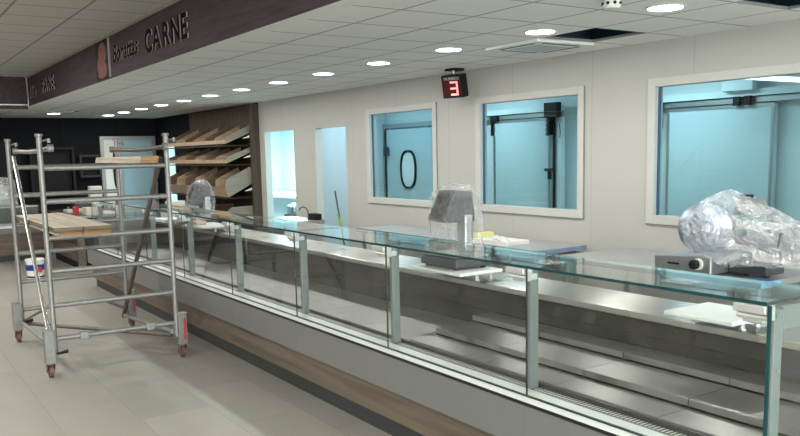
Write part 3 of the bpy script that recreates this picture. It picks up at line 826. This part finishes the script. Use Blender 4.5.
MB().lathe([(.17, -.04), (.19, -.02), (.19, .012), (.175, .02), (.03, .028)], c, ax, M_BLADE, 40).build('blade_guard', t)
MB().lathe([(.05, .029), (.05, .05), (.035, .055)], c, ax, M_ALU, 24).build('blade_hub', t)
MB().lathe([(.11, 0), (.11, .18), (.09, .23), (.03, .25)], (5.22, 3.70, 1.20), (.9, .3, 0), M_ALU, 28).build('motor_housing', t)
mb = MB().prism([(3.30, 1.30), (3.52, 1.30), (3.48, 1.42), (3.36, 1.42)], 'x', 5.16, 5.34, M_ALU); mb.build('sharpener_cover', t, .02)
MB().box(5.20, 5.28, 3.42, 3.47, 1.421, 1.45, M_BLACK).build('sharpener_knob', t)
mb = MB().prism([(3.02, 1.06), (3.02, 1.10), (3.48, 1.20), (3.48, 1.16)], 'x', 5.0, 5.32, M_ALU); mb.build('food_carriage', t, .006)
mb = MB().prism([(3.02, 1.105), (3.02, 1.24), (3.10, 1.24), (3.34, 1.20), (3.34, 1.172)], 'x', 5.27, 5.30, M_ALU); mb.build('carriage_fence', t, .004)
MB().tube([(5.02, 3.06, 1.10), (5.0, 3.03, 1.22)], [.010, .014], M_ALU).build('carriage_handle', t)
B(5.12, 5.34, 3.20, 3.495, .90, .97, M_DKGREY).build('carriage_arm', t, .01)
for y in (3.25, 3.4): MB().lathe([(.018, 0), (.018, .019)], (5.2, y, .881), (0, 0, 1), M_BLACK, 12).build('foot', t)
bag([(5.22, 3.38, .985, .30, .44), (5.22, 3.36, 1.06, .29, .49), (5.22, 3.42, 1.18, .26, .52), (5.22, 3.50, 1.28, .22, .44), (5.22, 3.55, 1.37, .17, .26), (5.24, 3.56, 1.44, .12, .12), (5.24, 3.57, 1.475, .04, .04)],
    M_FILM, n=56, amp=.035, seed=11, parent=t, name='plastic_cover')

# ------------------------------------------------------------------ sink bench and broom
t = thing('sink_unit', 'steel sink unit with curved tap between the two beige doorways', 'sink', (5.2, 10.8, 0))
B(4.90, 5.55, 10.35, 11.45, .80, .86, M_STEEL, {'x-': M_DKGREY}).build('sink_top', t, .004)
B(4.95, 5.52, 10.40, 11.40, .10, .80, M_ALU).build('cabinet', t)
B(4.95, 5.52, 10.42, 11.38, 0, .10, M_KICK).build('plinth', t)
MB().tube([(5.33, 10.44, .86), (5.33, 10.44, .98), (5.32, 10.47, 1.035), (5.30, 10.53, 1.055), (5.28, 10.59, 1.035), (5.28, 10.61, 1.0)], .009, M_DKGREY, 10).build('tap', t)
tag(B(5.40, 5.52, 10.38, 10.60, .861, .95, M_BLACK).build('black_box', None, .008), 'small black box beside the tap on the sink unit', 'box')
t = thing('broom', 'broom with dark handle and yellow-green grip leaning in the blue-lit doorway', 'broom', (6.25, 10.85, 0))
MB().tube([(6.25, 10.95, .08), (6.275, 11.33, 1.22)], .013, M_DKGREY, 10).build('handle', t)
MB().tube([(6.2625, 11.14, .655), (6.268, 11.225, .86)], .022, M_GREEN, 12).build('grip', t)
MB().box(6.10, 6.40, 10.92, 10.98, .0, .08, M_GREEN).build('broom_head', t, .01)

# ------------------------------------------------------------------ bread rack
t = thing('bread_rack', 'dark brown wall-mounted bread rack with shelves against the right wall', 'shelf', (5.7, 15.1, 0))
B(5.88, 5.925, 13.46, 16.80, 0, 2.70, M_WOODD).build('back_panel', t)
B(5.78, 5.928, 13.38, 13.455, 0, 2.70, wood('column_wood', (.062, .047, .035), (.10, .078, .058), 'Z', 1.5, .6, .15)).build('side_column', t)
for z in (2.0, 1.66, 1.08, .70):
    B(5.36, 5.88, 13.62, 16.78, z - .022, z - .004, M_WOODD).build('shelf', t)
for z in (2.0, 1.66, 1.08):
    mb = MB().prism([(5.64, z + .10), (5.875, z + .20), (5.875, z + .13), (5.80, z + .12)], 'y', 13.47, 13.475, M_WHITEB)
    mb.build('bracket', t)
def bread_bin(y0, y1, prof, z_front, label, deep):
    """open sloping crate; prof is the side outline in X, Z"""
    t = thing('bread_bin', label, 'bread bin', (5.6, (y0 + y1) / 2, min(p[1] for p in prof)), 'wooden bread bins on the rack')
    for ys, nm in ((y0, M_CRATEG), (y1 - .02, M_CRATEI)):
        MB().prism(prof, 'y', ys, ys + .02, nm).build('side_board', t)
    return t
def plank_x(mb, p, q, th, y0, y1, mat):
    d = Vector((q[0] - p[0], q[1] - p[1])).normalized(); n_ = Vector((-d.y, d.x)) * th
    mb.prism([p, q, (q[0] + n_.x, q[1] + n_.y), (p[0] + n_.x, p[1] + n_.y)], 'y', y0, y1, mat)
SEG = [13.50, 14.56, 15.63, 16.68]
seg_names = ['first from the right', 'second from the right', 'third from the right']
for zf, tier in ((2.03, 'top shelf'), (1.69, 'second shelf')):
    for k in range(3):
        y0, y1 = SEG[k] + .005, SEG[k + 1] - .01
        prof = [(5.36, zf - .01), (5.36, zf + .10), (5.84, zf + (.325 if zf > 2 else .275)), (5.86, zf + .18), (5.80, zf + .17)]
        t = bread_bin(y0, y1, prof, zf, 'shallow sloping wooden bread bin on the %s, %s' % (tier, seg_names[k]), False)
        mb = MB(); plank_x(mb, (5.362, zf - .008), (5.84, zf + .185), .015, y0 + .021, y1 - .021, M_CRATEI); mb.build('bottom_board', t)
        B(5.345, 5.3595, y0, y1, zf - .012, zf + .055, M_CRATE).build('front_board', t)
        ym = (y0 + y1) / 2
        MB().prism([(5.365, zf + .012), (5.365, zf + .095), (5.835, zf + (.32 if zf > 2 else .27)), (5.845, zf + .19)], 'y', ym - .01, ym + .01, M_CRATE).build('divider', t)
for k in range(3):
    y0, y1 = SEG[k] + .005, SEG[k + 1] - .01
    prof = [(5.37, 1.09), (5.31, 1.26), (5.33, 1.40), (5.78, 1.61), (5.875, 1.345)]
    t = bread_bin(y0, y1, prof, 1.1, 'deep box-shaped bread bin on the third shelf, %s' % seg_names[k], True)
    mb = MB(); plank_x(mb, (5.372, 1.09), (5.87, 1.345), .018, y0 + .021, y1 - .021, M_CRATEI); mb.build('bottom_board', t)
    mb = MB(); mb.prism([(5.355, 1.09), (5.37, 1.09), (5.315, 1.26), (5.298, 1.26)], 'y', y0, y1, M_CRATE); mb.build('front_board', t)
    ym = (y0 + y1) / 2
    MB().prism([(5.39, 1.12), (5.325, 1.26), (5.34, 1.395), (5.77, 1.60), (5.86, 1.36)], 'y', ym - .01, ym + .01, M_CRATE).build('divider', t)
for k in range(3):
    y0, y1 = SEG[k] + .005, SEG[k + 1] - .01
    prof = [(5.32, .84), (5.42, .91), (5.86, .92), (5.86, .72), (5.40, .70)]
    t = bread_bin(y0, y1, prof, .7, 'low wooden bread bin on the bottom shelf, %s' % seg_names[k], True)
    B(5.41, 5.85, y0 + .021, y1 - .021, .71, .73, M_CRATEI).build('bottom_board', t)
    mb = MB(); mb.prism([(5.30, .84), (5.318, .84), (5.398, .70), (5.38, .70)], 'y', y0, y1, M_CRATE); mb.build('front_board', t)

# ------------------------------------------------------------------ far counter across the end
t = thing('cross_counter', 'far serve-over counter with brown front across the end of the shop', 'counter', (.6, 16.5, 0))
YX = 16.0; XE = 2.80; XL = -3.5
B(XL, XE, YX + .06, YX + 1.1, 0, .11, M_KICK).build('kick_plate', t)
B(XL, XE, YX + .03, YX + 1.1, .111, .50, M_WOODX).build('wood_panel', t)
B(XL, XE, YX, YX + 1.1, .501, .60, M_GREYP).build('front_sheet', t)
B(XL, XE, YX + .01, YX + 1.05, .601, .64, M_LEDGE).build('ledge', t)
B(XL, XE, YX + .75, YX + 1.1, .641, .93, M_STEELX).build('back_panel', t)
B(XL, XE, YX + .7, YX + 1.1, .931, .96, M_STEEL).build('worktop', t)
for k in range(5):
    a = XE - 1.25 * (k + 1); b = XE - 1.25 * k
    MB().box(a + .003, b - .003, YX + .02, YX + .03, .642, 1.14, M_GLASS).build('front_glass', t)
    MB().box(a + .002, b - .002, YX + .01, YX + .42, 1.145, 1.157, M_GTOP, {'y-': M_ALU}).build('top_glass', t)
    MB().box(a - .015, a + .015, YX + .05, YX + .12, .641, 1.144, M_ALUP).build('glass_post', t)
t = thing('wrapped_appliance', 'appliance wrapped in white plastic on the far counter at the left edge', 'machine', (2.2, 16.9, .961))
B(2.0, 2.4, 16.75, 17.05, .962, 1.36, M_ALU).build('body', t, .02)
B(2.05, 2.38, 16.8, 17.0, 1.361, 1.45, M_DKGREY).build('head', t)
bag([(2.2, 16.9, .97, .27, .22), (2.2, 16.9, 1.2, .26, .21), (2.2, 16.9, 1.44, .24, .18), (2.2, 16.9, 1.5, .1, .1)], M_FILMS, seed=2, parent=t)

# ------------------------------------------------------------------ side counter joining the cross counter
t = thing('side_counter', 'short brown-panelled counter standing between the scaffold planks and the far counter', 'counter', (3.15, 14.8, 0))
B(2.84, 2.95, 13.69, 13.80, .0, .86, M_WOODP).build('end_panel', t)
B(2.87, 3.50, 13.81, 15.90, .13, .86, M_KICK).build('body', t)
B(2.855, 2.869, 13.95, 15.85, .15, .40, M_WOODP).build('side_panel', t)
B(2.90, 3.50, 13.85, 15.90, 0, .129, M_BLACK).build('kick_plate', t)
B(2.83, 3.52, 13.68, 15.92, .861, .90, M_STEEL).build('worktop', t, .004)
tag(B(3.02, 3.26, 13.75, 14.05, .901, 1.02, M_CREAM).build('carton', None, .004), 'cream carton on the near end of the short side counter', 'box')
for x, y, w_, d_, h_, m_, nm_, lab_, cat_ in ((3.30, 13.75, .18, .5, .035, M_WHITEB, 'white_tray', 'flat white tray beside the cream carton on the side counter', 'tray'),
        (2.90, 14.6, .50, .35, .05, M_SHEET, 'paper_stack', 'loose stack of white sheets in the middle of the side counter', 'papers'),
        (3.15, 15.2, .28, .30, .12, M_DKGREY, 'grey_case', 'dark grey case at the far end of the side counter', 'case')):
    tag(B(x, x + w_, y, y + d_, .901, .901 + h_, m_).build(nm_, None, .008), lab_, cat_)
tag(B(2.92, 3.00, 14.2, 14.3, .901, 1.02, M_RED).build('red_carton', None, .004), 'small red carton behind the cream carton on the side counter', 'box')

# things on and behind it
t = steel_table(3.6, 5.2, 14.6, 15.6, .90, 'far steel table with white sheets behind the end of the counter', M_STEEL)
for i, (x, y, w, d, h, m, nm, lab, cat) in enumerate((
    (3.70, 14.75, .50, .30, .06, M_SHEET, 'paper_stack', 'white stack of sheets at the left of the far steel table', 'papers'),
    (4.40, 14.80, .12, .12, .09, M_RED, 'red_tub', 'red tub on the far steel table', 'tub'),
    (4.70, 14.75, .30, .25, .10, M_WHITEB, 'white_tub', 'low white tub at the right of the far steel table', 'tub'))):
    tag(B(x, x + w, y, y + d, .901, .901 + h, m).build(nm, None, .01), lab, cat)
t = steel_table(3.35, 4.6, 16.3, 17.2, .95, 'farthest steel table with loose boxes near the black wall', M_STEEL)
for (x, y, w, d, h, m, nm, lab) in ((3.42, 16.35, .22, .3, .10, M_SHEET, 'paper_pile', 'low pile of pale papers at the left of the farthest table'),
                                    (3.70, 16.40, .22, .2, .33, M_WHITEB, 'white_carton', 'tall white carton on the farthest table near the grey door')):
    tag(B(x, x + w, y, y + d, .951, .951 + h, m).build(nm, None, .004), lab, 'box')

# bucket
t = thing('paint_bucket', 'white paint bucket with blue label standing on the floor behind the scaffold', 'bucket', (2.14, 13.45, 0))
bx, by = 2.14, 13.45
MB().lathe([(.115, 0), (.12, .005), (.133, .27), (.14, .275), (.14, .30), (.128, .305)], (bx, by, 0), (0, 0, 1), M_WHITEB, 32).build('tub', t)
MB().lathe([(.1295, .13), (.1345, .22)], (bx, by, 0), (0, 0, 1), M_BLUE, 32).build('blue_label', t)
MB().lathe([(.1225, .02), (.1235, .045)], (bx, by, 0), (0, 0, 1), M_BLACK, 32).build('bottom_stripe', t)
mb = MB().prism([(bx + .05 + .03 * math.cos(a), .14 + .045 * math.sin(a)) for a in [2 * PI * k / 14 for k in range(14)]], 'y', by - .135, by - .124, M_RED); mb.build('red_mark', t)
MB().tube([(bx - .142, by, .27), (bx - .12, by - .08, .20), (bx, by - .142, .235), (bx + .12, by - .08, .20), (bx + .142, by, .27)], .003, M_GALV, 6).build('handle', t)

# ------------------------------------------------------------------ scaffold tower
xa, xb, ya, yb = 1.235, 2.265, 7.11, 8.75
t = thing('scaffold_tower', 'galvanised mobile scaffold tower on brown casters', 'scaffold', ((xa + xb) / 2, (ya + yb) / 2, 0))
SR = .0215
for x in (xa, xb):
    for y in (ya, yb):
        p = MB().tube([(x, y, .20), (x, y, 2.0)], SR, M_GALV, 14).build('post', t)
        mb = MB().lathe([(.027, 0), (.031, .004), (.031, .018), (.024, .024)], (x, y, 1.99), (0, 0, 1), M_GALV, 14)
        mb.tube([(x + .02, y, 1.955), (x + .075, y, 1.965)], .008, M_GALV, 8).tube([(x + .07, y, 1.975), (x + .075, y, 1.94)], .014, M_GALV, 8)
        mb.build('locking_pin', p)
ZR = [.325, .605, .89, 1.165, 1.465, 1.736]
for y in (ya, yb):
    for z in ZR:
        mb = MB().tube([(xa + SR - .004, y, z), (xb - SR + .004, y, z)], SR, M_GALV, 12)
        mb.build('rung', t)
for q in (xa + .20, xb - .27): B(q, q + .07, ya - .03, ya + .03, .295, .355, M_GALV).build('rung_clamp', t, .006)
for x, side in ((xa + .055, 1), (xb - .055, -1)):
    n_ = 9; pts = [(x, yb - .03 - (yb - ya + .12) * k / (n_ - 1), 1.895 - .018 * math.sin(PI * k / (n_ - 1))) for k in range(n_)]
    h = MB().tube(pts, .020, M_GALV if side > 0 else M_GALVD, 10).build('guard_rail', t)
    for q in (pts[0], pts[-1]):
        mb = MB(); ring(mb, [(q[1] + .030 * math.cos(a), q[2] + .030 * math.sin(a)) for a in [2 * PI * k / 16 for k in range(16)]],
                        [(q[1] + .021 * math.cos(a), q[2] + .021 * math.sin(a)) for a in [2 * PI * k / 16 for k in range(16)]], q[0] - .02, q[0] + .02, M_GALV)
        mb.build('rail_hook', h)
MB().tube([(xa + .035, yb - .05, 1.84), (xa - .04, ya + .02, .40)], .018, simple('bright_aluminium_tube', (.60, .60, .59), .25, .9, .08, 20), 12).build('diagonal_brace', t)
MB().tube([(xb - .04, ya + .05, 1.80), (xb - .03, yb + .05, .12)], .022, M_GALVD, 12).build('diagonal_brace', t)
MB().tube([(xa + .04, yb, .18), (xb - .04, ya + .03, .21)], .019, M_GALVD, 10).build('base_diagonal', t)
MB().tube([(xa - .01, yb - .02, .20), (xa, ya + .03, .24)], .019, M_GALV, 10).build('base_bar', t)
MB().tube([(xb - .03, yb - .02, .14), (xb - .03, ya + .03, .24)], .021, M_GALV, 10).build('base_bar', t)
MB().tube([(xa + .02, yb - .03, .22), (xa + .23, yb + .0, .31)], .012, M_GALVD, 8).build('stay', t)
MB().tube([(xb - .20, yb, .31), (xb - .02, yb - .06, .22)], .015, M_GALVD, 8).build('stay', t)
for x, sx in ((xa, -1), (xb, 1)):
    for y in (ya, yb):
        cxx = x + sx * .045
        j = B(cxx - .040, cxx + .040, y - .045, y + .040, .125, .40, M_GALVJ)
        j.box(cxx - .046, cxx + .046, y - .05, y + .045, .400, .412, M_GALV)
        jb = j.build('jack_housing', t, .006)
        if sx > 0:
            mb = MB().box(cxx + .008, cxx + .026, y - .0485, y - .0455, .17, .37, M_RED)
            mb.build('red_label', jb)
        else:
            MB().tube([(cxx + .05, y - .02, .20), (cxx + .14, y - .03, .215)], [.010, .016], M_BLACK, 8).build('screw_handle', jb)
        c = MB().lathe([(.035, 0), (.035, .012)], (cxx, y, .113), (0, 0, 1), M_GALVD, 16)
        for s_ in (-1, 1): c.prism([(y - .035, .112), (y + .03, .112), (y + .045, .045), (y + .01, .045)], 'x', cxx + s_ * .028 - .003, cxx + s_ * .028 + .003, M_GALVD)
        f = c.build('caster_fork', t)
        mb = MB().lathe([(.042, -.02), (.055, -.016), (.055, .016), (.042, .02)], (cxx, y + .02, .055), (1, 0, 0), M_WHEEL, 24)
        mb.lathe([(.02, -.0245), (.02, .0245)], (cxx, y + .02, .055), (1, 0, 0), M_GALVD, 14); mb.build('wheel', f)
for z0, z1, lab in ((1.760, 1.788, 'lower wooden plank lying across the top of the scaffold'), (1.789, 1.817, 'upper wooden plank lying across the top of the scaffold')):
    dx = 0 if z0 < 1.77 else .006
    mb = MB().prism([(2.01 + dx, 7.03), (2.165 + dx, 7.03), (2.228, 8.86 - dx), (2.07 + dx, 8.86 - dx)], 'z', z0, z1, M_PLANK); mb.m[2] = mb.mi(M_PLANKO)
    tag(mb.build('wooden_plank', None, .003), lab, 'plank', 'planks on the scaffold')

for x0, x1, i in ((1.263, 1.483, 0), (1.486, 1.712, 1)):
    side = ('left', 'right')[i]
    tag(B(x0 + (.035 if i == 0 else 0), x1 - .004, 6.93, 8.86, 1.1875, 1.2185, M_PLANK, {'y-': M_PLANKO}).build('wooden_plank', None, .003),
        'orange-ended lower board under the %s thick plank at mid height of the scaffold' % side, 'plank', 'boards at mid height of the scaffold')
    tag(B(x0, x1, 6.90 - .01 * i, 8.88, 1.2195, 1.262, M_PLANK, {'y-': M_PLANKE, 'x-': M_PLANKE}).build('wooden_plank', None, .004),
        '%s thick weathered plank with rough dark end at mid height of the scaffold' % side, 'plank', 'boards at mid height of the scaffold')

# ------------------------------------------------------------------ camera, world, view
f, cyp, yaw, pit, rol = 811.218, 259.679, .5837, .1313, -.0220
cam = bpy.data.cameras.new('camera'); cam.sensor_width = 36; cam.lens = 36 * f / 800
cam.shift_y = (cyp - 218) / 800; cam.clip_start = .05; cam.clip_end = 100
co = bpy.data.objects.new('camera', cam); COL.objects.link(co)
cy_, sy_, cp, sp = math.cos(yaw), math.sin(yaw), math.cos(pit), math.sin(pit)
fwd = Vector((sy_ * cp, cy_ * cp, -sp)); right = Vector((cy_, -sy_, 0)); up = right.cross(fwd)
r2 = right * math.cos(rol) + up * math.sin(rol); u2 = -right * math.sin(rol) + up * math.cos(rol)
mat = Matrix((r2, u2, -fwd)).transposed().to_4x4(); mat.translation = Vector((0, 0, 1.8))
co.matrix_world = mat
SC.camera = co

w = bpy.data.worlds.new('world'); SC.world = w; w.use_nodes = True
w.node_tree.nodes['Background'].inputs[0].default_value = (.93, 1, .98, 1)
w.node_tree.nodes['Background'].inputs[1].default_value = 8.5
SC.view_settings.view_transform = 'Standard'; SC.view_settings.look = 'None'
SC.view_settings.gamma = 1; SC.view_settings.use_curve_mapping = False
SC.view_settings.exposure = 0.28
SC.cycles.max_bounces = 12; SC.cycles.transparent_max_bounces = 32; SC.cycles.diffuse_bounces = 4; SC.cycles.glossy_bounces = 5
SC.cycles.sample_clamp_indirect = 6
SC.cycles.caustics_reflective = False; SC.cycles.caustics_refractive = False
